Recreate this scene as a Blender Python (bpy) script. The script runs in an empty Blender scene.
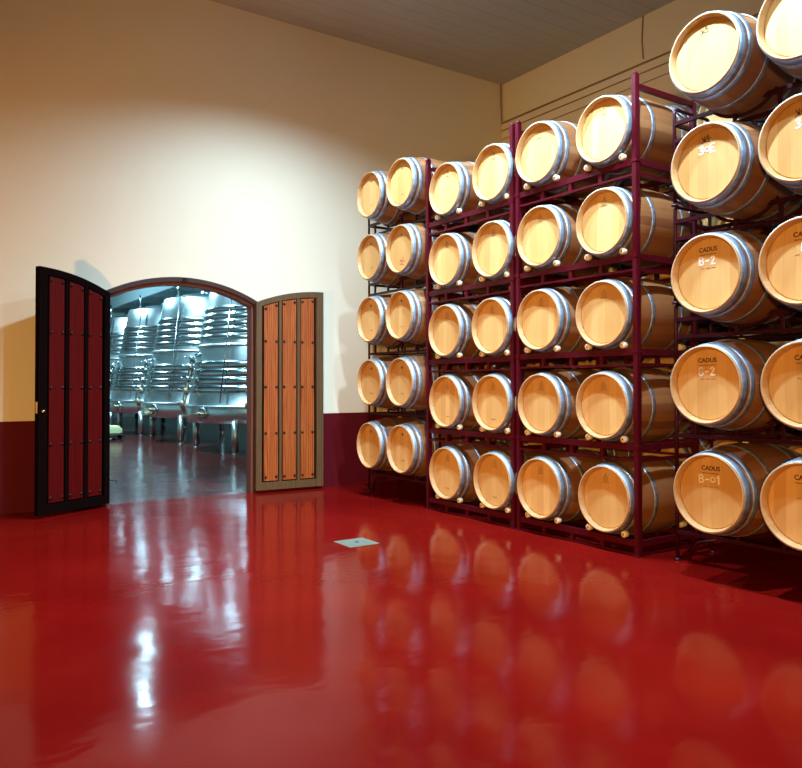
import bpy, bmesh, math, random
from mathutils import Vector, Matrix
R = math.radians
PI = math.pi
random.seed(7)
C = bpy.context.scene.collection

# ------------------------------------------------------------------ helpers
def link(o, parent=None):
    C.objects.link(o)
    if parent is not None:
        o.parent = parent
    return o

def obj(name, bm, m, parent=None, smooth=False, label=None):
    me = bpy.data.meshes.new(name)
    bmesh.ops.recalc_face_normals(bm, faces=bm.faces)
    bm.to_mesh(me); bm.free()
    if smooth:
        for p in me.polygons: p.use_smooth = True
    o = bpy.data.objects.new(name, me)
    if m is not None: me.materials.append(m)
    link(o, parent)
    if label: o['label'] = label
    return o

def tag(o, label, cat, group=None, kind=None):
    o['label'] = label; o['category'] = cat
    if group: o['group'] = group
    if kind: o['kind'] = kind
    return o

def empty(name, loc=(0, 0, 0), rz=0):
    o = bpy.data.objects.new(name, None)
    o.location = loc; o.rotation_euler = (0, 0, rz)
    o.empty_display_size = .1
    return link(o)

def copy_tree(o, parent=None):
    c = o.copy(); C.objects.link(c)
    if parent is not None: c.parent = parent
    for ch in list(o.children): copy_tree(ch, c)
    return c

def box(bm, x0, x1, y0, y1, z0, z1, bev=0):
    vs = [bm.verts.new(p) for p in [(x0,y0,z0),(x1,y0,z0),(x1,y1,z0),(x0,y1,z0),(x0,y0,z1),(x1,y0,z1),(x1,y1,z1),(x0,y1,z1)]]
    fs = [bm.faces.new([vs[i] for i in f]) for f in [(0,3,2,1),(4,5,6,7),(0,1,5,4),(1,2,6,5),(2,3,7,6),(3,0,4,7)]]
    if bev:
        es = list({e for f in fs for e in f.edges})
        bmesh.ops.bevel(bm, geom=es, offset=bev, segments=2, affect='EDGES')
    return bm

def BX(*a, **k):
    return box(bmesh.new(), *a, **k)

def tube(bm, pts, r, seg=10, square=False, closed=False):
    """round (or square) bar swept through pts"""
    pts = [Vector(p) for p in pts]
    n = 4 if square else seg
    rr = r * math.sqrt(2) if square else r
    rings = []
    up = None
    for i, p in enumerate(pts):
        if i == 0: t = pts[1] - p
        elif i == len(pts) - 1: t = p - pts[i - 1]
        else: t = (pts[i + 1] - p).normalized() + (p - pts[i - 1]).normalized()
        t.normalize()
        if up is None:
            a = Vector((0, 0, 1)) if abs(t.z) < .9 else Vector((1, 0, 0))
            up = (a - t * a.dot(t)).normalized()
        else:
            up = (up - t * up.dot(t)).normalized()
        s = t.cross(up)
        k = 1.0
        if 0 < i < len(pts) - 1:
            c = (pts[i + 1] - p).normalized().dot((p - pts[i - 1]).normalized())
            k = 1 / max(.5, math.sqrt((1 + c) / 2))
        ring = []
        for j in range(n):
            a = 2 * PI * (j + (.5 if square else 0)) / n
            ring.append(bm.verts.new(p + (up * math.sin(a) + s * math.cos(a)) * rr))
        rings.append(ring)
    for a, b in zip(rings, rings[1:]):
        for j in range(n):
            bm.faces.new((a[j], a[(j + 1) % n], b[(j + 1) % n], b[j]))
    bm.faces.new(rings[0][::-1]); bm.faces.new(rings[-1])
    return bm

def lathe(bm, prof, axis='Z', seg=48, at=(0, 0, 0), closed=False):
    """prof: list of (radius, height). closed joins last to first"""
    at = Vector(at)
    rings = []
    for r, h in prof:
        if r < 1e-6:
            v = {'Z': (0, 0, h), 'X': (h, 0, 0), 'Y': (0, h, 0)}[axis]
            rings.append([bm.verts.new(Vector(v) + at)] * seg)
            continue
        ring = []
        for j in range(seg):
            a = 2 * PI * j / seg
            c, s = r * math.cos(a), r * math.sin(a)
            v = {'Z': (c, s, h), 'X': (h, c, s), 'Y': (s, h, c)}[axis]
            ring.append(bm.verts.new(Vector(v) + at))
        rings.append(ring)
    pairs = list(zip(rings, rings[1:]))
    if closed: pairs.append((rings[-1], rings[0]))
    for a, b in pairs:
        for j in range(seg):
            k = (j + 1) % seg
            q = []
            for v in (a[j], a[k], b[k], b[j]):
                if v not in q: q.append(v)
            if len(q) > 2:
                try: bm.faces.new(q)
                except ValueError: pass
    return bm

def frustum_prism(bm, poly, y0, y1):
    """poly of (x,z) extruded along y"""
    a = [bm.verts.new((x, y0, z)) for x, z in poly]
    b = [bm.verts.new((x, y1, z)) for x, z in poly]
    bm.faces.new(a); bm.faces.new(b[::-1])
    n = len(poly)
    for i in range(n):
        bm.faces.new((a[i], b[i], b[(i + 1) % n], a[(i + 1) % n]))
    return bm

# ------------------------------------------------------------------ materials
def mat(name, col=(.5, .5, .5), rough=.5, metal=0, spec=.5, coat=0):
    m = bpy.data.materials.new(name); m.use_nodes = True
    b = m.node_tree.nodes['Principled BSDF']
    b.inputs['Base Color'].default_value = (*col, 1)
    b.inputs['Roughness'].default_value = rough
    b.inputs['Metallic'].default_value = metal
    b.inputs['Specular IOR Level'].default_value = spec
    b.inputs['Coat Weight'].default_value = coat
    return m

class N:
    def __init__(s, m):
        s.t = m.node_tree; s.b = s.t.nodes['Principled BSDF']
    def n(s, kind, **k):
        x = s.t.nodes.new(kind)
        for a, v in k.items(): setattr(x, a, v)
        return x
    def l(s, a, b): s.t.links.new(a, b)
    def math(s, op, a, b=None, c=None):
        x = s.n('ShaderNodeMath', operation=op)
        for i, v in enumerate((a, b, c)):
            if v is None: continue
            if isinstance(v, (int, float)): x.inputs[i].default_value = v
            else: s.l(v, x.inputs[i])
        return x.outputs[0]
    def mix(s, f, a, b, mode='MIX'):
        x = s.n('ShaderNodeMix', data_type='RGBA', blend_type=mode)
        for i, v in ((0, f), (6, a), (7, b)):
            if isinstance(v, tuple): x.inputs[i].default_value = (*v, 1) if len(v) == 3 else v
            elif isinstance(v, (int, float)): x.inputs[i].default_value = v
            else: s.l(v, x.inputs[i])
        return x.outputs[2]
    def coord(s, scale=(1, 1, 1), off=None, kind='Object'):
        tc = s.n('ShaderNodeTexCoord'); mp = s.n('ShaderNodeMapping')
        s.l(tc.outputs[kind], mp.inputs[0]); mp.inputs['Scale'].default_value = scale
        if off is not None: s.l(off, mp.inputs['Location'])
        return mp.outputs[0]
    def rnd(s): return s.n('ShaderNodeObjectInfo').outputs['Random']
    def noise(s, vec, scale, detail=3, rough=.5):
        x = s.n('ShaderNodeTexNoise'); s.l(vec, x.inputs['Vector'])
        x.inputs['Scale'].default_value = scale; x.inputs['Detail'].default_value = detail
        x.inputs['Roughness'].default_value = rough
        return x.outputs['Fac']
    def ramp(s, f, stops):
        x = s.n('ShaderNodeValToRGB'); s.l(f, x.inputs[0])
        e = x.color_ramp.elements
        while len(e) < len(stops): e.new(.5)
        for i, (p, c) in enumerate(stops):
            e[i].position = p; e[i].color = (*c, 1) if len(c) == 3 else c
        return x.outputs[0]
    def bump(s, h, strength=.2, dist=.01):
        x = s.n('ShaderNodeBump'); s.l(h, x.inputs['Height'])
        x.inputs['Strength'].default_value = strength; x.inputs['Distance'].default_value = dist
        s.l(x.outputs[0], s.b.inputs['Normal'])

def set_col(n, c): n.l(c, n.b.inputs['Base Color'])

# oak head: vertical planks, each copy its own tint
def oak_head():
    m = mat('oak_head', rough=.55, spec=.3); n = N(m)
    r = n.rnd()
    off = n.n('ShaderNodeCombineXYZ')
    n.l(n.math('MULTIPLY', r, 13.7), off.inputs[1]); n.l(n.math('MULTIPLY', r, 31.1), off.inputs[2])
    v = n.coord((1, 1, 1), off.outputs[0])
    sp = n.n('ShaderNodeSeparateXYZ'); n.l(v, sp.inputs[0])
    y = n.math('DIVIDE', sp.outputs[1], .078)
    cell = n.math('FLOOR', y); fr = n.math('FRACT', y)
    wn = n.n('ShaderNodeTexWhiteNoise', noise_dimensions='1D'); n.l(cell, wn.inputs['W'])
    base = n.ramp(wn.outputs[0], [(0, (.58, .345, .115)), (.5, (.655, .42, .15)), (1, (.73, .50, .20))])
    g = n.coord((1, 28, 1.6), off.outputs[0])
    gr = n.noise(g, 2.2, 5, .6)
    base = n.mix(n.math('MULTIPLY', gr, .55), base, (.50, .27, .08))
    seam = n.math('LESS_THAN', n.math('ABSOLUTE', n.math('SUBTRACT', fr, .5)), .49)
    base = n.mix(n.math('SUBTRACT', 1, seam), base, (.42, .24, .09))
    # whole-barrel tint
    tone = n.ramp(n.math('FRACT', n.math('MULTIPLY', r, 7.3)), [(0, (.90, .84, .76)), (1, (1.08, 1.04, 1.0))])
    base = n.mix(1, base, tone, 'MULTIPLY')
    set_col(n, base)
    n.bump(n.math('ADD', n.math('MULTIPLY', gr, .3), seam), .15, .002)
    return m

def oak_stave(name, a, b, c, dark=(.10, .045, .02)):
    m = mat(name, rough=.5, spec=.35); n = N(m)
    r = n.rnd()
    v = n.coord()
    sp = n.n('ShaderNodeSeparateXYZ'); n.l(v, sp.inputs[0])
    ang = n.math('ARCTAN2', sp.outputs[2], sp.outputs[1])
    y = n.math('ADD', n.math('MULTIPLY', ang, 28 / (2 * PI)), n.math('MULTIPLY', r, 40))
    cell = n.math('FLOOR', y); fr = n.math('FRACT', y)
    wn = n.n('ShaderNodeTexWhiteNoise', noise_dimensions='1D'); n.l(cell, wn.inputs['W'])
    base = n.ramp(wn.outputs[0], [(0, a), (.55, b), (1, c)])
    g = n.coord((2.5, 30, 30)); gr = n.noise(g, 1.5, 4, .6)
    base = n.mix(n.math('MULTIPLY', gr, .45), base, tuple(x * .55 for x in a))
    seam = n.math('LESS_THAN', n.math('ABSOLUTE', n.math('SUBTRACT', fr, .5)), .485)
    base = n.mix(n.math('SUBTRACT', 1, seam), base, dark)
    set_col(n, base)
    n.bump(seam, .3, .002)
    return m

M = {}
M['head'] = oak_head()
M['stave'] = oak_stave('oak_stave', (.19, .068, .022), (.27, .108, .036), (.35, .165, .06), (.17, .07, .03))
M['chime'] = oak_stave('oak_chime', (.49, .275, .10), (.53, .31, .125), (.58, .35, .15), (.40, .22, .08))
M['rear_head'] = M['head']

def galvanised():
    m = mat('galvanised_hoop', (.62, .64, .66), .45, .8); n = N(m)
    f = n.noise(n.coord((1, 1, 1)), 22, 4, .65)
    set_col(n, n.ramp(f, [(.3, (.20, .25, .31)), (.7, (.44, .50, .57))]))
    n.l(n.math('ADD', n.math('MULTIPLY', f, .25), .36), n.b.inputs['Roughness'])
    return m
M['hoop'] = galvanised()

def painted_steel(name, col, rough=.38):
    m = mat(name, col, rough, spec=.2); n = N(m)
    f = n.noise(n.coord(), 14, 4, .6)
    set_col(n, n.mix(n.math('MULTIPLY', f, .5), col, tuple(c * .6 for c in col)))
    return m
M['rack'] = painted_steel('burgundy_painted_steel', (.072, .002, .007))
M['rack_dark'] = painted_steel('dark_burgundy_painted_steel', (.030, .002, .006))
M['roller'] = mat('cream_roller', (.78, .66, .46), .5)
M['bolt'] = mat('roller_bolt', (.16, .09, .05), .5)
M['stamp'] = mat('burnt_stamp', (.055, .02, .010), .8)
M['stamp_soft'] = mat('faint_stamp', (.23, .13, .055), .8)
M['chalk'] = mat('white_chalk', (.92, .88, .78), .9)
M['stain'] = mat('wine_stain', (.42, .10, .05), .7)
M['bung'] = mat('dark_knot', (.13, .045, .02), .7)

def wall_paint(name, upper=(.79, .735, .55), lower=(.095, .005, .009), split=1.0, up_rough=.7):
    m = mat(name, rough=.7, spec=.25); n = N(m)
    v = n.coord(kind='Object')
    sp = n.n('ShaderNodeSeparateXYZ'); n.l(v, sp.inputs[0])
    f = n.noise(v, 1.2, 4, .6); f2 = n.noise(v, 60, 3, .6)
    up = n.mix(n.math('MULTIPLY', f, .35), upper, tuple(c * .86 for c in upper))
    isup = n.math('GREATER_THAN', sp.outputs[2], split)
    set_col(n, n.mix(isup, lower, up))
    n.l(n.math('ADD', n.math('MULTIPLY', isup, up_rough - .42), .42), n.b.inputs['Roughness'])
    n.bump(f2, .12, .003)
    return m
M['wall'] = wall_paint('cream_wall_with_maroon_dado')

def floor_mat(name, col, col2, rough, wav=.25, patch=(.5, .62), spec=.5, coat=0, ior=1.45):
    m = mat(name, col, rough, spec=spec); n = N(m); n.b.inputs['IOR'].default_value = ior
    v = n.coord()
    f = n.noise(v, .7, 4, .6)
    set_col(n, n.ramp(f, [(.35, col), (.7, col2)]))
    w1 = n.noise(n.coord((1.0, 1.0, 1)), 2.3, 1, .5)
    w2 = n.noise(n.coord((1.0, 1.6, 1)), 8.5, 1, .5)
    h = n.math('ADD', n.math('MULTIPLY', w1, 1.0), n.math('MULTIPLY', w2, .22))
    n.bump(h, wav, .02)
    rr = n.noise(v, 2.1, 4, .65)
    n.l(n.ramp(rr, [(.3, (rough,) * 3), (.8, (rough * 1.7,) * 3)]), n.b.inputs['Roughness'])
    n.b.inputs['Coat Weight'].default_value = coat
    return m
M['floor'] = floor_mat('glossy_red_resin_floor', (.135, .0024, .0018), (.185, .0050, .0028), .085, .20, ior=1.14)
M['floor2'] = floor_mat('wet_dark_red_floor', (.06, .010, .009), (.12, .018, .014), .12, .45)

def ceiling_mat():
    m = mat('grey_board_ceiling', rough=.6); n = N(m)
    v = n.coord(); sp = n.n('ShaderNodeSeparateXYZ'); n.l(v, sp.inputs[0])
    fr = n.math('FRACT', n.math('DIVIDE', sp.outputs[1], .25))
    s = n.math('LESS_THAN', fr, .06)
    f = n.noise(v, 2, 3, .6)
    c = n.mix(f, (.48, .47, .43), (.40, .39, .36))
    set_col(n, n.mix(s, c, (.34, .33, .30)))
    n.bump(n.math('SUBTRACT', 1, s), .3, .004)
    return m
M['ceiling'] = ceiling_mat()
M['plaster'] = mat('pale_green_plaster', (.62, .72, .66), .7)

def wood(name, a, b, rough=.35, coat=.3, sc=(24, 24, 1.3)):
    m = mat(name, rough=rough, coat=coat); n = N(m)
    g = n.noise(n.coord(sc), 1.6, 6, .65)
    w = n.n('ShaderNodeTexWave', wave_type='BANDS'); n.l(n.coord((6, 6, .35)), w.inputs[0])
    w.inputs['Scale'].default_value = 2.0; w.inputs['Distortion'].default_value = 7; w.inputs['Detail'].default_value = 3
    f = n.math('ADD', n.math('MULTIPLY', g, .7), n.math('MULTIPLY', w.outputs['Fac'], .3))
    set_col(n, n.ramp(f, [(.25, a), (.75, b)]))
    n.bump(f, .12, .002)
    m.node_tree.nodes['Principled BSDF'].inputs['Coat Roughness'].default_value = .15
    return m
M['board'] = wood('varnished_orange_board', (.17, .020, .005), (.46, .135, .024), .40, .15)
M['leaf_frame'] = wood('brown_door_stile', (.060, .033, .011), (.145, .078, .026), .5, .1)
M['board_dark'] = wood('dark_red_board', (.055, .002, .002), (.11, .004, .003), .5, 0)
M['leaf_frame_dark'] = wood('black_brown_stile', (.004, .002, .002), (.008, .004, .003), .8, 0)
M['frame_wood'] = wood('red_brown_frame', (.022, .008, .004), (.060, .018, .009), .45, .1)
M['frame_in'] = wood('inner_frame_wood', (.09, .028, .016), (.19, .06, .032), .45, .2)
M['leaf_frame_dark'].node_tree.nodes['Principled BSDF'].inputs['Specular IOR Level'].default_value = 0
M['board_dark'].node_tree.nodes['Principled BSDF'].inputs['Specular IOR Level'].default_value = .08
M['stud'] = mat('black_iron_stud', (.03, .025, .022), .35, .8)
M['brass'] = mat('brass', (.75, .5, .2), .3, 1)
M['pipe'] = mat('grey_brown_conduit', (.34, .24, .145), .7)
M['cable'] = mat('brown_cable', (.33, .22, .12), .7)

def steel():
    m = mat('brushed_stainless_steel', (.70, .76, .78), .3, 1); n = N(m)
    f = n.noise(n.coord((2, 2, 30)), 4, 3, .6)
    n.l(n.math('ADD', n.math('MULTIPLY', f, .16), .22), n.b.inputs['Roughness'])
    n.bump(n.noise(n.coord(), 1.8, 2, .5), .25, .03)
    return m
M['steel'] = steel()
M['steel_jacket'] = mat('jacket_steel_dark_reflection', (.50, .55, .57), .20, 1)  # darker than the shell: dark reflections in the bands put into the colour
M['galv'] = mat('grey_walkway_steel', (.32, .40, .42), .45, .6)
M['tankleg'] = mat('leg_steel', (.5, .52, .52), .35, 1)
M['copper'] = mat('dull_bronze_fitting', (.42, .28, .18), .4, .7)
M['blackrub'] = mat('black_rubber', (.015, .015, .015), .6)
M['yellow'] = mat('pale_yellow_plastic', (.75, .72, .40), .5)
M['plate'] = painted_steel('worn_drain_plate', (.20, .19, .13), .5)
M['plate_c'] = mat('green_grey_plate_centre', (.12, .145, .11), .5)
M['dark_ceiling'] = mat('dark_grey_ceiling', (.10, .13, .14), .8)
M['lampbody'] = mat('grey_lamp_housing', (.35, .35, .35), .5, .3)

# ------------------------------------------------------------------ key dimensions (metres)
YB = 9.21      # face of the back wall
XR = 8.19      # face of the right wall
ZC = 6.23      # ceiling
XL, YF = -9.0, -10.0
T = .14        # thickness of the back wall
OX0, OX1 = 2.045, 3.955        # masonry opening
OXC, OHW = (OX0 + OX1) / 2, (OX1 - OX0) / 2
SPR, TOP = 2.47, 2.71
ARR = (OHW ** 2 + (TOP - SPR) ** 2) / (2 * (TOP - SPR)); ACZ = TOP - ARR
def arch(x, r=ARR): return ACZ + math.sqrt(max(0, r * r - (x - OXC) ** 2))

# ------------------------------------------------------------------ the setting
def S(name, bm, m, label, cat):
    o = obj(name, bm, m); tag(o, label, cat, kind='structure'); return o
S('floor', BX(XL, XR, YF, YB + T * .5, -.2, 0), M['floor'], 'glossy red resin floor reflecting the barrels', 'floor')
S('floor', BX(-6, 14, YB + T * .5, 34, -.2, -.002), M['floor2'], 'wet dark red floor of the tank room beyond the doorway', 'floor')
S('ceiling', BX(XL, XR, YF, YB, ZC, ZC + .2), M['ceiling'], 'grey boarded ceiling above the barrel hall', 'ceiling')
S('wall_right', BX(XR, XR + .3, YF, YB, 0, ZC + .2), M['wall'], 'cream wall behind the barrel racks with conduits along it', 'wall')
S('wall_left', BX(XL - .3, XL, YF, YB, 0, ZC + .2), M['wall'], 'cream and maroon wall on the left, outside the picture', 'wall')
S('wall_front', BX(XL, XR, YF - .3, YF, 0, ZC + .2), M['wall'], 'cream and maroon wall behind the camera', 'wall')

bm = bmesh.new()
xs = [XL, OX0] + [OX0 + (OX1 - OX0) * i / 28 for i in range(1, 28)] + [OX1, XR]
def wq(p): bm.faces.new([bm.verts.new(q) for q in p])
for a, b in zip(xs, xs[1:]):
    inside = a >= OX0 - 1e-6 and b <= OX1 + 1e-6
    za, zb = (arch(a), arch(b)) if inside else (0, 0)
    if inside:
        za = SPR if abs(a - OX0) < 1e-6 else za; zb = SPR if abs(b - OX1) < 1e-6 else zb
    for y in (YB, YB + T):
        wq([(a, y, za), (b, y, zb), (b, y, ZC + .2), (a, y, ZC + .2)])
    wq([(a, YB, ZC + .2), (b, YB, ZC + .2), (b, YB + T, ZC + .2), (a, YB + T, ZC + .2)])
    if inside: wq([(a, YB, za), (b, YB, zb), (b, YB + T, zb), (a, YB + T, za)])
for x in (XL, OX0, OX1, XR):
    zt = SPR if x in (OX0, OX1) else ZC + .2
    wq([(x, YB, 0), (x, YB, zt), (x, YB + T, zt), (x, YB + T, 0)])
bmesh.ops.remove_doubles(bm, verts=bm.verts, dist=1e-4)
S('wall_back', bm, M['wall'], 'cream wall with maroon dado and the arched doorway', 'wall')

# tank room shell
S('wall_far', BX(-6, 14, 33.7, 34, 0, 7.5), M['plaster'], 'pale wall at the far end of the tank room', 'wall')
S('wall_far_left', BX(-6.3, -6, YB + T, 34, 0, 7.5), M['plaster'], 'pale side wall of the tank room on the left', 'wall')
S('wall_far_right', BX(14, 14.3, YB + T, 34, 0, 7.5), M['plaster'], 'pale side wall of the tank room on the right', 'wall')
S('ceiling', BX(-6.3, 14.3, YB + T, 34, 7.5, 7.7), M['dark_ceiling'], 'pale ceiling of the tank room above the steel tanks', 'ceiling')

# arched door frame
def arch_band(bm, r_out, r_in, y0, y1, x0, x1, zfoot=0.0, wo=0, wi=0):
    """inverted U: jambs from the floor and an arch over them"""
    n = 30
    outer, inner = [], []
    xo0, xo1 = OX0 + wo, OX1 - wo
    xi0, xi1 = OX0 + wi, OX1 - wi
    outer.append((xo0, zfoot)); inner.append((xi0, zfoot))
    for i in range(n + 1):
        t = i / n
        xo = xo0 + (xo1 - xo0) * t; xi = xi0 + (xi1 - xi0) * t
        outer.append((xo, arch(xo, r_out))); inner.append((xi, arch(xi, r_in)))
    outer.append((xo1, zfoot)); inner.append((xi1, zfoot))
    V = lambda p, y: bm.verts.new((p[0], y, p[1]))
    of = [V(p, y0) for p in outer]; ob = [V(p, y1) for p in outer]
    nf = [V(p, y0) for p in inner]; nb = [V(p, y1) for p in inner]
    for i in range(len(outer) - 1):
        bm.faces.new((of[i], of[i+1], nf[i+1], nf[i])); bm.faces.new((ob[i], nb[i], nb[i+1], ob[i+1]))
        bm.faces.new((of[i], ob[i], ob[i+1], of[i+1])); bm.faces.new((nf[i], nf[i+1], nb[i+1], nb[i]))
    for i in (0, -1): bm.faces.new((of[i], nf[i], nb[i], ob[i]))
    return bm
fr = empty('trim_1', (OXC, YB, 0))
tag(fr, 'red-brown wooden arched frame around the doorway', 'door frame', kind='structure')
def world_child(name, bm, m, parent, smooth=False, label=None):
    bmesh.ops.translate(bm, verts=bm.verts, vec=-Vector(parent.location))
    return obj(name, bm, m, parent, smooth, label)
world_child('outer_frame', arch_band(bmesh.new(), ARR - .001, ARR - .055, YB - .03, YB + .12, 0, 0, 0, .002, .045), M['frame_wood'], fr)
world_child('inner_frame', arch_band(bmesh.new(), ARR - .055, ARR - .095, YB + .01, YB + T + .01, 0, 0, 0, .045, .072), M['frame_in'], fr, label='paler red inner rebate of the door frame')
world_child('keeper', BX(OXC - .03, OXC + .03, YB - .045, YB - .03, TOP - .055, TOP - .01), M['stud'], fr, label='small black iron keeper at the top of the arch')

# door leaves: local x runs from the hinge outwards (0..W), local -y is the face seen
def door_leaf(name, hinge, ang, side, mb, mf, label):
    W, TH = .945, .06
    root = empty(name, (hinge[0], hinge[1], 0), ang)
    tag(root, label, 'door', kind='structure')
    def top(x): # height of the leaf above local distance x from its hinge
        h0 = arch(OX0 + .045)
        return h0 + (arch(OX0 + .045 + x) - h0) * .84 - .04
    s = side   # +1: local x goes to the right in the picture, -1: left
    def P(x0, x1, y0, y1, zl, drop, n=8):
        bm = bmesh.new(); poly = [(s * x0, zl), (s * x1, zl)]
        for i in range(n + 1):
            x = x1 + (x0 - x1) * i / n
            poly.append((s * x, top(x) - drop))
        return frustum_prism(bm, poly, y0, y1)
    z0 = .035
    # backing plate
    obj('door_panel', P(.02, W - .02, -.022, 0, z0 + .02, .02), M['leaf_frame_dark'], root)
    st = .105; sr = .11
    obj('stile', P(0, .075, -TH, 0, z0, 0, 3), mf, root)
    obj('stile', P(W - .10, W, -TH, 0, z0, 0, 3), mf, root)
    # top rail, follows the arch
    bm = bmesh.new(); poly = []
    for i in range(9):
        x = .075 + (W - .175) * i / 8; poly.append((s * x, top(x)))
    for i in range(9):
        x = .075 + (W - .175) * (8 - i) / 8; poly.append((s * x, top(x) - .075))
    obj('rail', frustum_prism(bm, poly, -TH + .004, 0), mf, root)
    obj('rail', BX(min(s * .075, s * (W - .10)), max(s * .075, s * (W - .10)), -TH + .004, 0, z0, z0 + .10), mf, root)
    # three boards with battens between
    inner = W - .175; bw = .19; gap = (inner - 3 * bw) / 3
    rows = [z0 + .165, .765, 1.366, 1.957, None]
    for k in range(3):
        x0 = .075 + gap / 2 + k * (bw + gap); x1 = x0 + bw
        bd = obj('board', P(x0, x1, -.048, -.022, z0 + .115, .088, 4), mb, root)
        for z in rows:
            for x in (x0 + .022, x1 - .022):
                zz = z if z is not None else top(x) - .125
                b2 = bmesh.new()
                lathe(b2, [(0, -.018), (.008, -.016), (.015, -.010), (.018, 0), (.018, .004)], 'Y', 12, (s * x, -.048, zz))
                obj('stud', b2, M['stud'], bd, True)
    for k in range(2):
        x0 = .075 + gap / 2 + bw + k * (bw + gap) + gap * .22; x1 = x0 + gap * .56
        obj('batten', P(x0, x1, -.052, -.022, z0 + .10, .075, 4), mf, root)
    return root
la = R(30)
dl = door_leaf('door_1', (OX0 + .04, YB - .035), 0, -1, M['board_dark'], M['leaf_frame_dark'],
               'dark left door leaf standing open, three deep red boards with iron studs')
dl.rotation_euler.z = la
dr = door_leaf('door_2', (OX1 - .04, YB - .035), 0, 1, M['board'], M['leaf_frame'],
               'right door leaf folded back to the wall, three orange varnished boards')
dr.rotation_euler.z = R(-3.0)
# latch on the free edge of the dark leaf
W = .945
lt = lathe(bmesh.new(), [(0, -.02), (.014, -.018), (.018, 0), (.018, .006)], 'Y', 14, (-(W - .05), -.062, 1.12))
obj('latch', lt, M['brass'], dl, True, 'small brass latch')
obj('latch', BX(-W - .004, -W, -.045, -.015, 1.1, 1.22), M['brass'], dl, label='brass lock plate on the door edge')
bm = bmesh.new(); tube(bm, [(-.01, -.03, .30), (.05, -.10, .30), (.06, -.11, .27)], .008)
obj('door_hook', bm, M['stud'], dl, True)

# conduits and cables on the right wall
for z, r in ((5.60, .014), (5.48, .009), (5.34, .007)):
    o = obj('conduit', tube(bmesh.new(), [(XR - r - .0001, YF + .001, z), (XR - r - .0001, YB - .001, z)], r, 8), M['pipe'], None, True)
    tag(o, {5.60: 'topmost and thickest conduit along the wall above the racks',
            5.48: 'middle one of the three thin conduits along the right wall',
            5.34: 'lowest of the three conduits along the right wall'}[z], 'conduit', 'conduits along the right wall')
o = obj('cable', tube(bmesh.new(), [(XR - .008, 6.43, ZC), (XR - .012, 6.45, 5.9), (XR - .012, 6.43, 5.66)], .009, 8), M['cable'], None, True)
tag(o, 'thin cable dropping from the ceiling to the conduits on the wall', 'cable')
o = obj('cable', tube(bmesh.new(), [(XR - .03, YB - .01, ZC), (XR - .05, YB - .03, 5.9), (XR - .03, YB - .03, 5.62)], .011, 8), M['cable'], None, True)
tag(o, 'thin cable hanging in the corner where the two walls meet', 'cable')

# drain plate in the floor
dp = empty('drain_cover', (3.43, 5.79, 0)); tag(dp, 'square worn metal drain cover set in the red floor', 'drain cover')
obj('cover_rim', BX(-.15, .15, -.15, .15, 0, .006, bev=.002), M['plate'], dp)
obj('cover_plate', BX(-.115, .115, -.115, .115, .006, .008), M['plate_c'], dp)
obj('lifting_knob', lathe(bmesh.new(), [(0, .014), (.016, .012), (.022, .008)], 'Z', 14), M['blackrub'], dp, True)

# ------------------------------------------------------------------ barrels
BL, RH, RB = .95, .275, .335     # length, head radius, bilge radius
def rad(x): return RH + (RB - RH) * (1 - ((x - BL / 2) / (BL / 2)) ** 2)
def build_barrel(name='barrel'):
    root = empty(name)
    z = RB
    def at_axis(o): o.location = (0, 0, z); return o
    RI, REC = .254, .046
    # staves: outer skin, chime ends, inside of the chime
    prof = [(RI - .002, REC + .012), (RI - .001, REC), (RH - .0115, .004), (RH - .0095, .001), (RH - .004, .001), (RH, .004)]
    for i in range(1, 24): prof.append((rad(BL * i / 24), BL * i / 24))
    prof += [(RH, BL - .004), (RH - .004, BL), (RH - .0095, BL), (RH - .0115, BL - .003), (RI - .001, BL - REC), (RI - .002, BL - REC - .012)]
    at_axis(obj('staves', lathe(bmesh.new(), prof, 'X', 56), M['stave'], root, True))
    # heads
    for x, nm in ((REC, 'barrel_head'), (BL - REC, 'barrel_head')):
        sgn = 1 if x < .5 else -1
        p = [(0, x), (RI - .03, x), (RI - .012, x), (RI - .002, x + sgn * .006), (RI - .002, x + sgn * .02), (0, x + sgn * .02)]
        o = at_axis(obj(nm, lathe(bmesh.new(), p, 'X', 56), M['head'], root, False))
        if sgn == 1: root['head'] = o.name
    # hoops
    def hoop(x0, x1, th=.0032):
        n = 3; p = []
        for i in range(n + 1):
            x = x0 + (x1 - x0) * i / n; p.append((rad(x) + th, x))
        p += [(rad(x1) - .001, x1), (rad(x0) - .001, x0)]
        return lathe(bmesh.new(), p, 'X', 56, closed=True)
    for a, b in ((.007, .062), (.082, .124), (.262, .300)):
        for x0, x1 in ((a, b), (BL - b, BL - a)):
            at_axis(obj('hoop', hoop(x0, x1), M['hoop'], root, True))
    # bung on top of the bilge
    at_axis(obj('bung', lathe(bmesh.new(), [(0, RB + .006), (.022, RB + .006), (.025, RB - .005)], 'Z', 16, (BL / 2, 0, 0)), M['roller'], root, True))
    del root['head']
    # chime paler than the staves
    at_axis(obj('chime', lathe(bmesh.new(), [(RI - .003, REC + .004), (RI - .0024, REC - .002), (RH - .0130, .004), (RH - .0105, -.0005), (RH - .0045, -.0005), (RH + .0008, .003), (RH + .001, .0065)], 'X', 56), M['chime'], root, True, 'pale sawn rim of the staves'))
    return root

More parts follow.
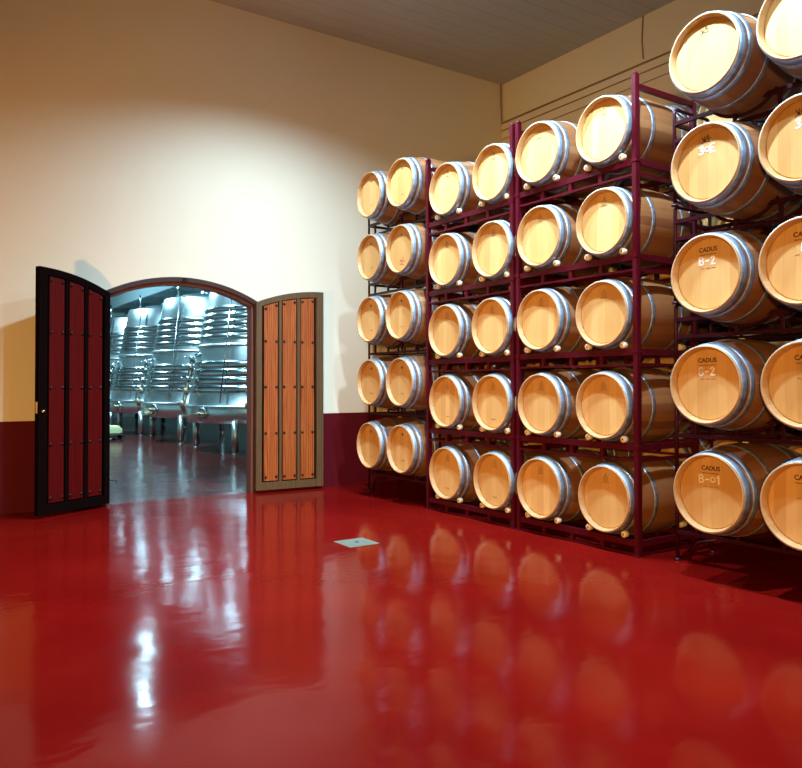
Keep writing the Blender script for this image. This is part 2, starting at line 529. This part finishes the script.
def text_mesh(body, size, bold=0):
    cu = bpy.data.curves.new('t', 'FONT'); cu.body = body; cu.size = size
    cu.align_x = 'CENTER'; cu.align_y = 'CENTER'; cu.extrude = .0005; cu.offset = bold
    cu.resolution_u = 3
    o = bpy.data.objects.new('t', cu); C.objects.link(o)
    dg = bpy.context.evaluated_depsgraph_get()
    me = bpy.data.meshes.new_from_object(o.evaluated_get(dg))
    bpy.data.objects.remove(o)
    # text x -> -Y, text y -> Z, facing -X
    me.transform(Matrix(((0, 0, -1, 0), (-1, 0, 0, 0), (0, 1, 0, 0), (0, 0, 0, 1))))
    return me

def strokes_mesh(lines, w):
    """flat strokes in head plane; lines in (u right, v up)"""
    bm = bmesh.new()
    for ln in lines:
        for (u0, v0), (u1, v1) in zip(ln, ln[1:]):
            d = Vector((u1 - u0, v1 - v0)); L = d.length; d.normalize(); nn = Vector((-d.y, d.x)) * w / 2
            e = d * w * .3
            q = [(u0 - e.x + nn.x, v0 - e.y + nn.y), (u1 + e.x + nn.x, v1 + e.y + nn.y), (u1 + e.x - nn.x, v1 + e.y - nn.y), (u0 - e.x - nn.x, v0 - e.y - nn.y)]
            a = [bm.verts.new((-.0006, -u, v)) for u, v in q]; b = [bm.verts.new((.0004, -u, v)) for u, v in q]
            bm.faces.new(a); bm.faces.new(b[::-1])
            for i in range(4): bm.faces.new((a[i], b[i], b[(i+1) % 4], a[(i+1) % 4]))
    me = bpy.data.meshes.new('strokes'); bmesh.ops.recalc_face_normals(bm, faces=bm.faces); bm.to_mesh(me); bm.free()
    return me

def ring_pts(cu, cv, r, n=14, a0=0, a1=360):
    return [(cu + r * math.cos(R(a0 + (a1 - a0) * i / n)), cv + r * math.sin(R(a0 + (a1 - a0) * i / n))) for i in range(n + 1)]

MS = {}
MS['CADUS'] = text_mesh('CADUS', .044, .0010)
MS['rule'] = strokes_mesh([[(-.064, 0), (.064, 0)]], .004)
MS['small'] = strokes_mesh([[(-.055, 0), (-.03, .002)], [(-.01, 0), (.015, 0)], [(.03, .001), (.06, 0)]], .004)
# winged mark on the two upper levels of the nearest rack
MS['wing'] = strokes_mesh([[(-.035, .02), (-.018, -.012), (-.012, .022)], [(-.018, -.012), (0, .004), (.012, .028), (.016, -.008)],
                           [(-.04, -.022), (-.01, -.014), (.03, -.02)], [(.016, .0), (.034, .008)]], .006)
# small round cooper's stamp
MS['round'] = strokes_mesh([ring_pts(0, 0, .024), [(-.010, -.010), (0, .012), (.010, -.010)], [(-.04, -.03), (.04, -.03)], [(-.008, .03), (0, .044), (.010, .03)]], .004)
MS['smile'] = strokes_mesh([[(-.03, .006), (-.01, -.004), (.015, -.003), (.03, .003)]], .005)
MS['stain'] = strokes_mesh([[(-.05, .01), (-.03, .03), (-.015, .0), (.02, .02), (.045, .0)], [(-.035, -.03), (-.01, -.02), (.03, -.035)], [(.0, .045), (.025, .05)]], .012)
for t in ('B-2', 'B-01', 'B-', '8-2', '8', 'B', '30E', '30', 'C'):
    MS['c' + t] = None
CH = {  # hand-drawn chalk letters on a unit grid, width .6 height 1
    'B': [[(0, 0), (0, 1), (.4, .95), (.5, .75), (.35, .55), (0, .52)], [(.35, .55), (.6, .35), (.45, .05), (0, 0)]],
    '-': [[(.1, .45), (.5, .48)]],
    '2': [[(.05, .8), (.3, 1), (.55, .8), (.3, .4), (0, 0), (.6, .05)]],
    '0': [ring_pts(.3, .5, .3, 10)],
    '1': [[(.1, .75), (.3, 1), (.3, 0)]],
    '3': [[(0, .9), (.4, 1), (.5, .75), (.2, .52), (.55, .35), (.4, .02), (0, .08)]],
    'E': [[(.55, 1), (0, .98), (.02, 0), (.6, .02)], [(0, .5), (.45, .52)]],
    '8': [ring_pts(.3, .75, .24, 9), ring_pts(.3, .26, .28, 9)],
    'C': [[(.55, .9), (.25, 1), (0, .6), (.05, .2), (.3, 0), (.6, .1)]],
}
def chalk(s, h=.056, w=.0105):
    ln = []; W = len(s) * .8 * h
    for i, c in enumerate(s):
        for l in CH[c]: ln.append([(i * .8 * h + u * h - W / 2, v * h - h / 2) for u, v in l])
    return strokes_mesh(ln, w)
MC = {s: chalk(s) for s in ('B-2', 'B-01', 'B-', '8-2', '8', 'E', 'C', '30E', '30')}
bmk = bmesh.new(); lathe(bmk, [(0, -.0012), (.016, -.0012), (.017, .0006)], 'X', 16)
me = bpy.data.meshes.new('knot'); bmk.to_mesh(me); bmk.free(); MS['knot'] = me

PENDING = []
def mark(*a): PENDING.append(a)
def put_mark(barrel, name, me, material, u, v, label=None):
    head = [c for c in barrel.children if c.name.startswith('barrel_head')][0]
    me = me.copy(); me.materials.clear(); me.materials.append(material)
    o = bpy.data.objects.new(name, me); link(o, head)
    o.location = (.046 - .0008, -u, v)
    if label: o['label'] = label
    return o

proto = build_barrel()
first = [True]
def barrel(x, y, zc, label, group, roll=0, yaw=0):
    if first[0]: b = proto; first[0] = False
    else: b = copy_tree(proto)
    b.location = (x, y, zc - RB); b.rotation_euler = (0, 0, yaw)
    for c in b.children:      # each barrel lies turned a little its own way
        if c.name.startswith('staves') or c.name.startswith('chime'): c.rotation_euler = (roll * 5, 0, 0)
        elif c.name.startswith('barrel_head'): c.rotation_euler = (roll, 0, 0)
    tag(b, label, 'barrel', group)
    return b

LV = ['top level', 'second level', 'middle level', 'fourth level down', 'bottom level']
rr = random.Random(3)

# ---- bays of the two fixed racks (2nd and 3rd in the picture)
ZF = [3.54, 2.76, 1.984, 1.207, .43]
ZF2 = [3.508, 2.737, 1.97, 1.205, .432]
def fixed_rack(y0, y1, ycols, label, ZF=ZF):
    """y0 > y1; front plane X = 5.03"""
    r = empty('barrel_rack', (5.04, (y0 + y1) / 2, 0)); tag(r, label, 'rack', 'tall burgundy steel racks with rollers')
    cx, cy, _ = r.location
    P = .025; XB = 5.80; H = 3.93
    L = lambda bm: (bmesh.ops.translate(bm, verts=bm.verts, vec=(-cx, -cy, 0)), bm)[1]
    ya, yb = y0 - P - .003, y1 + P + .003
    for x in (5.04, XB):
        for y in (ya, yb):
            h = H if x < 5.3 else H - .08
            bm = BX(x - P, x + P, y - P, y + P, .004, h, bev=.006)
            for z in [q - .32 for q in ZF[:-1]]:
                box(bm, x - P - .004, x + P + .004, y - P - .004 if y == ya else y - P - .004, y + P + .004, z - .012, z + .012)
            if y == ya: bm = bm
            obj('post', L(bm), M['rack'], r)
            obj('post_cap', L(lathe(bmesh.new(), [(0, .018), (.02, .012), (.025, 0)], 'Z', 12, (x, y, h))), M['rack'], r, True)
            obj('foot_plate', L(BX(x - .045, x + .045, y - .033, y + .033, 0, .008)), M['rack'], r)
    for y in (ya, yb):      # side bars at the very top
        obj('side_rail', L(BX(5.07, XB - .03, y - .02, y + .02, H - .12, H - .08)), M['rack'], r)
    for zc in ZF:
        zt = zc - .302
        for x in (5.045, XB - .02):
            bm = bmesh.new()
            box(bm, x - .022, x + .022, yb + P, ya - P, zt - .05, zt)
            box(bm, x - .018, x + .018, yb + P, ya - P, max(zt - .138, .005), max(zt - .12, .02))
            for i in range(3):
                yy = yb + (ya - yb) * (i + 1) / 4 + .02
                box(bm, x - .016, x + .016, yy - .018, yy + .018, max(zt - .125, .015), zt - .045)
            obj('cross_rail', L(bm), M['rack'], r)
        for y in (ya, yb):
            bm = BX(5.07, XB - .03, y - .02, y + .02, zt - .05, zt)
            box(bm, 5.07, XB - .03, y - .015, y + .015, max(zt - .14, .006), max(zt - .115, .026))
            obj('side_rail', L(bm), M['rack'], r)
        for yc in ycols:
            for sy in (-.19, .19):
                for x0, x1 in ((5.004, 5.05), (XB - .05, XB + .02)):
                    xm = min(x1 - 5.04, .5)
                    # the rollers touch the belly, whose radius grows to the back
                    rb = rad(x1 - 4.96)
                    dz = -math.sqrt((rb + .0275 + .004) ** 2 - sy ** 2)
                    ro = obj('roller', L(lathe(bmesh.new(), [(0, x0), (.024, x0), (.0275, x0 + .005), (.0275, x1 - .005), (.024, x1), (0, x1)], 'X', 16, (0, yc + sy, zc + dz))), M['roller'], r, True)
                    if x0 < 5.2: obj('roller_bolt', L(lathe(bmesh.new(), [(0, x0 - .004), (.007, x0 - .003), (.008, x0 + .001)], 'X', 10, (0, yc + sy, zc + dz))), M['bolt'], ro)
    return r
R3 = fixed_rack(5.46, 4.015, (5.11, 4.355), 'tall burgundy rack of ten barrels next to the nearest stack')
R2 = fixed_rack(6.94, 5.485, (6.53, 5.775), 'tall burgundy rack of ten barrels, second from the back wall', ZF2)

def fill_fixed(cols, rackname, group, ZF=ZF):
    for j, y in enumerate(cols):
        side = 'left' if j == 0 else 'right'
        for i, zc in enumerate(ZF):
            b = barrel(4.96 + rr.uniform(-.008, .008), y + rr.uniform(-.008, .008), zc + .004,
                       f'oak barrel on rollers, {LV[i]}, {side} column of {rackname}', group, rr.uniform(-.05, .05), rr.uniform(-.012, .012))
            mark(b, 'cooper_stamp', MS['round'], M['stamp_soft'], .0, .165)
            if rackname.startswith('second') and i > 2: mark(b, 'scuff_mark', MS['smile'], M['stamp_soft'], .01, -.16)
fill_fixed((5.11, 4.355), 'third rack from back wall', 'barrels in the third rack')
fill_fixed((6.53, 5.775), 'second rack from back wall', 'barrels in the second rack', ZF2)

# ---- portable cradle racks stacked five high (1st and 4th)
ZP1 = [3.738, 2.965, 2.195, 1.42, .645]      # stack beside the back wall
ZP4 = [3.734, 2.95, 2.17, 1.39, .63]      # nearest stack
def cradle_rack(x, yl, yr, ycols, i, label, group, HD=.46, ZP=None):
    ZP = ZP or ZP4
    """one frame that carries two barrels; stands on the frame below"""
    zc = ZP[i]; zt = zc - .26
    foot = 0 if i == 4 else ZP[i + 1] - .26 + .125
    r = empty('cradle_rack', (x, (yl + yr) / 2, foot)); tag(r, label, 'rack', group)
    L = lambda bm: (bmesh.ops.translate(bm, verts=bm.verts, vec=-Vector(r.location)), bm)[1]
    X0, X1 = x, x + .46; q = .014
    for y in (yl, yr):
        pts = [(X0, y, foot + .002), (X0, y, zt + .08)]
        for k in range(1, 6):
            a = R(90 * k / 5); pts.append((X0 + .04 * (1 - math.cos(a)), y, zt + .08 + .04 * math.sin(a)))
        for k in range(0, 6):
            a = R(90 * k / 5); pts.append((X1 - .04 + .04 * math.sin(a), y, zt + .08 + .04 * math.cos(a)))
        pts.append((X1, y, foot + .002))
        obj('end_loop', L(tube(bmesh.new(), pts, q, 10)), M['rack_dark'], r, True)
        for xx in (X0, X1):
            obj('foot', L(lathe(bmesh.new(), [(0, 0), (.03, 0), (.03, .006), (.02, .02), (.0, .02)], 'Z', 12, (xx, y, foot))), M['rack_dark'], r, True)
        bm = BX(X0, X1, y - .012, y + .012, zt - .018, zt + .012)
        box(bm, X0, X1, y - .012, y + .012, zt - .155, zt - .128)
        obj('side_rail', L(bm), M['rack_dark'], r)
    for xx in (X0, X1):
        bm = BX(xx - .014, xx + .014, yr, yl, zt - .018, zt + .012)
        box(bm, xx - .012, xx + .012, yr, yl, zt - .155, zt - .128)
        for k in range(5):
            yy = yr + (yl - yr) * (k + .5) / 5
            box(bm, xx - .01, xx + .01, yy - .012, yy + .012, zt - .13, zt - .015)
        obj('cross_rail', L(bm), M['rack_dark'], r)
    for yc in ycols:       # curved saddles following the belly
        for xx in (X0 + .02, X1 - .02):
            rb = max(rad(xx - x + HD + d) for d in (-.012, .012)) + .016
            pts = [(xx, yc + rb * math.sin(R(a)), zc - rb * math.cos(R(a))) for a in range(-50, 51, 10)]
            obj('saddle', L(tube(bmesh.new(), pts, .012, 8)), M['rack_dark'], r, True)
    if i == 4:
        for yy in (yl - .1, yr + .1):
            for xx in (X0,):
                pts = [(xx, yy - .25 * (1 if yy > (yl + yr) / 2 else -1), zt - .15), (xx, yy - .08 * (1 if yy > (yl + yr) / 2 else -1), zt - .2), (xx, yy, .03)]
                obj('brace', L(tube(bmesh.new(), pts, .014, 8)), M['rack_dark'], r, True)
    return r

names = ['topmost', 'second from the top', 'middle', 'second from the floor', 'lowest']
X4, C4 = 4.74, (3.22, 2.545)
X1r, C1 = 4.89, (7.975, 7.30)
for i in range(5):
    cradle_rack(X4 + .46, 3.79, 2.05, C4, i, f'{names[i]} cradle rack in the nearest stack at the right', 'cradle racks of the nearest stack')
for i in range(5):
    cradle_rack(5.23, 8.50, 6.965, C1, i, f'{names[i]} cradle rack in the stack beside the back wall', 'cradle racks beside the back wall', 5.23 - 4.89, ZP1)

for j, y in enumerate(C4):
    side = ('left', 'right')[j]
    for i, zc in enumerate(ZP4):
        look = ['pale oak barrel with winged stamp, top level', 'barrel with winged stamp and chalk, second level', 'CADUS oak barrel, middle level', 'CADUS oak barrel, fourth level', 'CADUS oak barrel, bottom level'][i]
        b = barrel(X4 + rr.uniform(-.01, .01), y + rr.uniform(-.006, .006), zc, f'{look}, {side} column of nearest stack', 'barrels in the nearest stack', rr.uniform(-.04, .04), rr.uniform(-.015, .015))
        if i < 2:
            mark(b, 'winged_stamp', MS['wing'], M['stamp'], -.01, .175)
            if i == 1: mark(b, 'chalk_mark', MC['30E' if j == 0 else '30'], M['chalk'], .0, .105)
        else:
            mark(b, 'brand_stamp', MS['CADUS'], M['stamp'], 0, .172)
            mark(b, 'stamp_rule', MS['rule'], M['stamp'], 0, .138)
            mark(b, 'stamp_line', MS['small'], M['stamp_soft'], 0, .042)
            t = [('B-2', '8-2', 'B-01'), ('B-', '8', 'E')][j][i - 2]
            mark(b, 'chalk_mark', MC[t], M['chalk'], .0 if j == 0 else .03, .095)
for j, y in enumerate(C1):
    side = ('left', 'right')[j]
    for i, zc in enumerate(ZP1):
        extra = ' with red stains' if (i, j) == (1, 1) else ''
        b = barrel(X1r + rr.uniform(-.01, .01), y + rr.uniform(-.006, .006), zc, f'oak barrel{extra}, {LV[i]}, {side} column of stack beside back wall', 'barrels beside the back wall', rr.uniform(-.04, .04), rr.uniform(-.015, .015))
        mark(b, 'dark_bung', MS['knot'], M['bung'] if i > 1 else M['stamp_soft'], 0, .17)
        mark(b, 'scuff_mark', MS['smile'], M['stamp_soft'], .01, -.13)
        if extra: mark(b, 'wine_stain', MS['stain'], M['stain'], .02, -.15)

# ---- second row behind: first stack glimpsed, other two unseen, added to darken the gaps
XBK = 6.02
for yl, yr, cols, where in ((4.98, 2.80, (4.57, 3.88, 3.19), 'behind the nearest stack'),
                            (6.62, 5.03, (6.17, 5.48), 'added behind the third rack'), (8.30, 6.67, (7.83, 7.14), 'added behind the second rack')):
    for i in range(5):
        cradle_rack(XBK + .24, yl, yr, cols, i, f'{names[i]} cradle rack of the shadowy stack {where}', f'cradle racks {where}', .24, ZP1)
    cn = ('left', 'middle', 'right') if len(cols) == 3 else ('left', 'right')
    for j, y in enumerate(cols):
        for i, zc in enumerate(ZP1):
            barrel(XBK, y, zc, f'shadowed oak barrel, {LV[i]}, {cn[j]} column of stack {where}', f'barrels {where}', rr.uniform(-.04, .04))

for a in PENDING: put_mark(*a)

# ------------------------------------------------------------------ tank room
def tank():
    root = empty('steel_tank')
    R0, R1, Z0, Z1, Z2 = 1.66, 1.16, .60, .97, 3.52
    def rc(z): return R0 - .02 - (R0 - .02 - R1) * (z - Z1) / (Z2 - Z1)
    prof = [(0, Z0 + .05), (R0 - .1, Z0), (R0, Z0 + .01), (R0, Z1 - .02), (R0 - .02, Z1)]
    for i in range(1, 9):
        z = Z1 + (Z2 - Z1) * i / 8; prof.append((rc(z), z))
    prof += [(R1 - .02, Z2 + .02), (R1 * .5, Z2 + .16), (0, Z2 + .2)]
    s = obj('tank_shell', lathe(bmesh.new(), prof, 'Z', 72), M['steel'], root, True)
    def band(z0, z1, n):
        p = [(rc(z0) - .005, z0)]
        st = (z1 - z0) / n
        for k in range(n):
            a = z0 + k * st
            for t, d in ((.10, .003), (.14, .016), (.22, .024), (.5, .028), (.78, .024), (.86, .016), (.90, .003)):
                z = a + st * t; p.append((rc(z) + d, z))
        p.append((rc(z1) - .005, z1))
        return lathe(bmesh.new(), p, 'Z', 96)
    obj('cooling_jacket', band(1.22, 1.90, 4), M['steel_jacket'], root, True)
    obj('cooling_jacket', band(2.30, 3.05, 5), M['steel_jacket'], root, True)
    obj('shoulder_ring', lathe(bmesh.new(), [(rc(2.24), 2.24), (rc(2.24) + .03, 2.23), (rc(2.19) + .03, 2.19), (rc(2.17), 2.17)], 'Z', 72), M['steel'], root, True)
    obj('base_ring', lathe(bmesh.new(), [(R0, Z1), (R0 + .02, Z1 - .01), (R0 + .02, Z1 - .04), (R0, Z1 - .05)], 'Z', 72), M['steel'], root, True)
    for sx in (-1, 1):
        for sy in (-1, 1):
            x, y = sx * 1.15, sy * 1.15
            g = obj('leg', lathe(bmesh.new(), [(0, .05), (.075, .05), (.075, .66), (0, .66)], 'Z', 16, (x, y, 0)), M['tankleg'], root, True)
            obj('levelling_foot', lathe(bmesh.new(), [(0, 0), (.07, 0), (.07, .012), (.03, .03), (.03, .06), (0, .06)], 'Z', 14, (x, y, 0)), M['tankleg'], g, True)
    # manhole low on the drum, facing the door side (-X, -Y)
    a = R(198); cx, cy = math.cos(a), math.sin(a)
    def facing(bm, ang, r, z):   # local X outwards
        m = Matrix.Translation((r * math.cos(ang), r * math.sin(ang), z)) @ Matrix.Rotation(ang, 4, 'Z')
        bmesh.ops.transform(bm, matrix=m, verts=bm.verts); return bm
    hd = obj('manhole', facing(lathe(bmesh.new(), [(.14, -.03), (.14, .03), (.12, .05), (.05, .07), (0, .07)], 'X', 24), a, R0, .80), M['steel_jacket'], root, True)
    obj('manhole_clamp', facing(tube(bmesh.new(), [(.08, -.15, 0), (.1, 0, 0), (.08, .15, 0)], .018), a, R0, .80), M['copper'], hd, True)
    obj('manhole_clamp', facing(lathe(bmesh.new(), [(0, .14), (.035, .13), (.04, .09), (.02, .06)], 'X', 12), a, R0, .80), M['copper'], hd, True)
    # pump-over pipe, gauge tube and valves on the side
    for ang, w in ((R(176), .045), (R(236), .035)):
        ca, sa = math.cos(ang), math.sin(ang)
        pts = [((R0 + .12) * ca, (R0 + .12) * sa, .80), ((R0 + .12) * ca, (R0 + .12) * sa, 1.0)]
        for z in (1.3, 1.7, 1.95): pts.append(((rc(z) + .14) * ca, (rc(z) + .14) * sa, z))
        pts.append(((rc(2.0)) * ca, (rc(2.0)) * sa, 2.05))
        p = obj('pipe', tube(bmesh.new(), pts, w, 10), M['steel_jacket'], root, True)
        for z in (.98, 1.25, 1.5, 1.75, 1.93):
            b2 = lathe(bmesh.new(), [(0, -.04), (.075, -.04), (.08, 0), (.075, .04), (0, .04)], 'X', 14)
            facing(b2, ang, (R0 if z < 1 else rc(z)) + .14, z)
            tube(b2, [((rc(z) + .16) * ca, (rc(z) + .16) * sa, z), ((rc(z) + .30) * ca, (rc(z) + .30) * sa, z + .05)], .012)
            obj('valve', b2, M['copper'] if z < 1.3 else M['steel_jacket'], p, True)
    ang = R(215); ca, sa = math.cos(ang), math.sin(ang)
    obj('gauge_tube', tube(bmesh.new(), [((rc(1.05) + .09) * ca, (rc(1.05) + .09) * sa, 1.02), ((rc(3.5) + .09) * ca, (rc(3.5) + .09) * sa, 3.5)], .014, 8), M['steel_jacket'], root, True)
    # top hatch and vent
    obj('top_hatch', lathe(bmesh.new(), [(.26, Z2 + .12), (.26, Z2 + .26), (.22, Z2 + .3), (0, Z2 + .32)], 'Z', 24), M['steel'], root, True)
    obj('vent_pipe', tube(bmesh.new(), [(-.95, -.3, Z2), (-.95, -.3, Z2 + .42)], .03), M['steel_jacket'], root, True)
    return root
tp = tank()
spots = [(6.88, 15.55, 'large stainless steel tank nearest the doorway, cut off by the right jamb'),
         (6.88, 18.95, 'second stainless steel tank from the doorway, bright at its shoulder'),
         (6.88, 22.35, 'third stainless steel tank from the doorway, half behind its neighbour'),
         (6.88, 25.75, 'farthest visible stainless steel tank, beside the left jamb')]
for i, (x, y, lb) in enumerate(spots):
    t = tp if i == 0 else copy_tree(tp)
    t.location = (x, y, 0); tag(t, lb, 'tank', 'stainless steel tanks in the next room')
t = copy_tree(tp); t.location = (6.88, 29.15, 0); tag(t, 'last steel tank of the row by the far wall', 'tank', 'stainless steel tanks in the next room')

# walkway over the tanks
wk = empty('walkway', (6.9, 20, 4.0)); tag(wk, 'grey steel walkway running above the row of tanks', 'walkway')
obj('side_beam', BX(-.62, -.56, -9, 10, 0, .34), M['galv'], wk)
obj('side_beam', BX(.56, .62, -9, 10, 0, .34), M['galv'], wk)
obj('deck', BX(-.56, .56, -9, 10, .28, .31), M['galv'], wk)
for k in range(10):
    y = -8.9 + k * 2.0
    obj('cross_member', BX(-.56, .56, y - .03, y + .03, .05, .28), M['galv'], wk)
    obj('handrail_post', BX(-.61, -.57, y - .02, y + .02, .34, 1.3), M['galv'], wk)
    obj('hanger', BX(.59, .62, y - .02, y + .02, .34, 3.49), M['galv'], wk)
obj('handrail', tube(bmesh.new(), [(-.59, -9, 1.32), (-.59, 10, 1.32)], .025), M['galv'], wk, True)
# yellow wheeled pump seen at the left jamb
pb = empty('pump', (4.55, 20.3, 0)); tag(pb, 'pale yellow low pump on a dark base beside the left jamb', 'pump')
bm = BX(-.45, .4, -.3, .3, .12, .34, bev=.05); box(bm, -.4, .1, -.22, .22, .34, .62, bev=.06)
obj('pump_housing', bm, M['yellow'], pb)
obj('base', BX(-.5, .45, -.33, .33, .05, .12), M['blackrub'], pb)
for sx in (-.36, .32):
    for sy in (-.3, .3):
        obj('wheel', lathe(bmesh.new(), [(0, -.03), (.06, -.03), (.07, 0), (.06, .03), (0, .03)], 'Y', 16, (sx, sy, .07)), M['blackrub'], pb, True)

# ------------------------------------------------------------------ lights
def lamp(kind, name, loc, col, power, size=.2, rot=(0, 0, 0), **k):
    l = bpy.data.lights.new(name, kind); l.color = col; l.energy = power
    if kind == 'AREA': l.shape = 'DISK'; l.size = size
    else: l.shadow_soft_size = size
    for a, v in k.items(): setattr(l, a, v)
    o = bpy.data.objects.new(name, l); o.location = loc; o.rotation_euler = rot; C.objects.link(o)
    return o
COOL = (.52, .76, 1.0); WARM = (1.0, .53, .165)
def aim(a, b):
    return (Vector(b) - Vector(a)).to_track_quat('-Z', 'Y').to_euler()
def cool_lamp(x, y, z, p, up=0, cone=140, blend=.6):
    lamp('SPOT', 'hall_lamp', (x, y, z), COOL, p, .07, spot_size=R(cone), spot_blend=blend)
    if up: lamp('SPOT', 'hall_lamp_upward', (x, y, z + .1), COOL, up, .12, (PI, 0, 0), spot_size=R(165), spot_blend=1)
cool_lamp(3.9, 6.9, 5.7, 1500, 40, 148, 1)
cool_lamp(4.05, 5.2, 5.45, 1200, 30, 134, .8)
cool_lamp(3.85, 3.2, 5.3, 1400, 30)
cool_lamp(3.8, 1.2, 5.3, 500)
a = (-2.9, 4.3, 1.15)
lamp('SPOT', 'tungsten_work_and_fill_light', a, WARM, 1000, .12, aim(a, (4.3, 9.2, 1.2)), spot_size=R(98), spot_blend=.9)
a = (-2.0, -1.5, 1.7)
lamp('SPOT', 'tungsten_work_and_fill_light', a, WARM, 2000, .15, aim(a, (5.2, 4.6, -.3)), spot_size=R(74), spot_blend=.9)  # added warm fill that brightens the lower barrel heads
TANKC = (.42, .82, 1.0)
for x, y, z, p, sz in ((3.62, 13.2, 3.9, 60, .2), (5.1, 18.3, 4.8, 70, .28), (3.2, 16.0, 6.2, 800, .6), (3.2, 23, 6.0, 1000, .5), (9.6, 18, 6.5, 400, .5)):
    lamp('AREA', 'tank_room_lamp', (x, y, z), TANKC, p, sz)

w = bpy.data.worlds.new('world'); bpy.context.scene.world = w; w.use_nodes = True
w.node_tree.nodes['Background'].inputs[0].default_value = (.02, .02, .02, 1)
w.node_tree.nodes['Background'].inputs[1].default_value = .5

# ------------------------------------------------------------------ camera and view
cam = bpy.data.cameras.new('camera'); co = bpy.data.objects.new('camera', cam); C.objects.link(co)
co.location = (0, 0, 1.4); co.rotation_euler = (Matrix.Rotation(R(-34), 3, 'Z') @ Matrix.Rotation(R(90.9), 3, 'X') @ Matrix.Rotation(R(-.1), 3, 'Z')).to_euler()
cam.shift_y = -12 / 802
cam.sensor_fit = 'HORIZONTAL'; cam.sensor_width = 36; cam.lens = 36 * 760 / 802
cam.clip_start = .05; cam.clip_end = 200
sc = bpy.context.scene; sc.camera = co
sc.view_settings.view_transform = 'Standard'; sc.view_settings.look = 'None'
sc.view_settings.gamma = 1; sc.view_settings.use_curve_mapping = False
sc.view_settings.exposure = 0
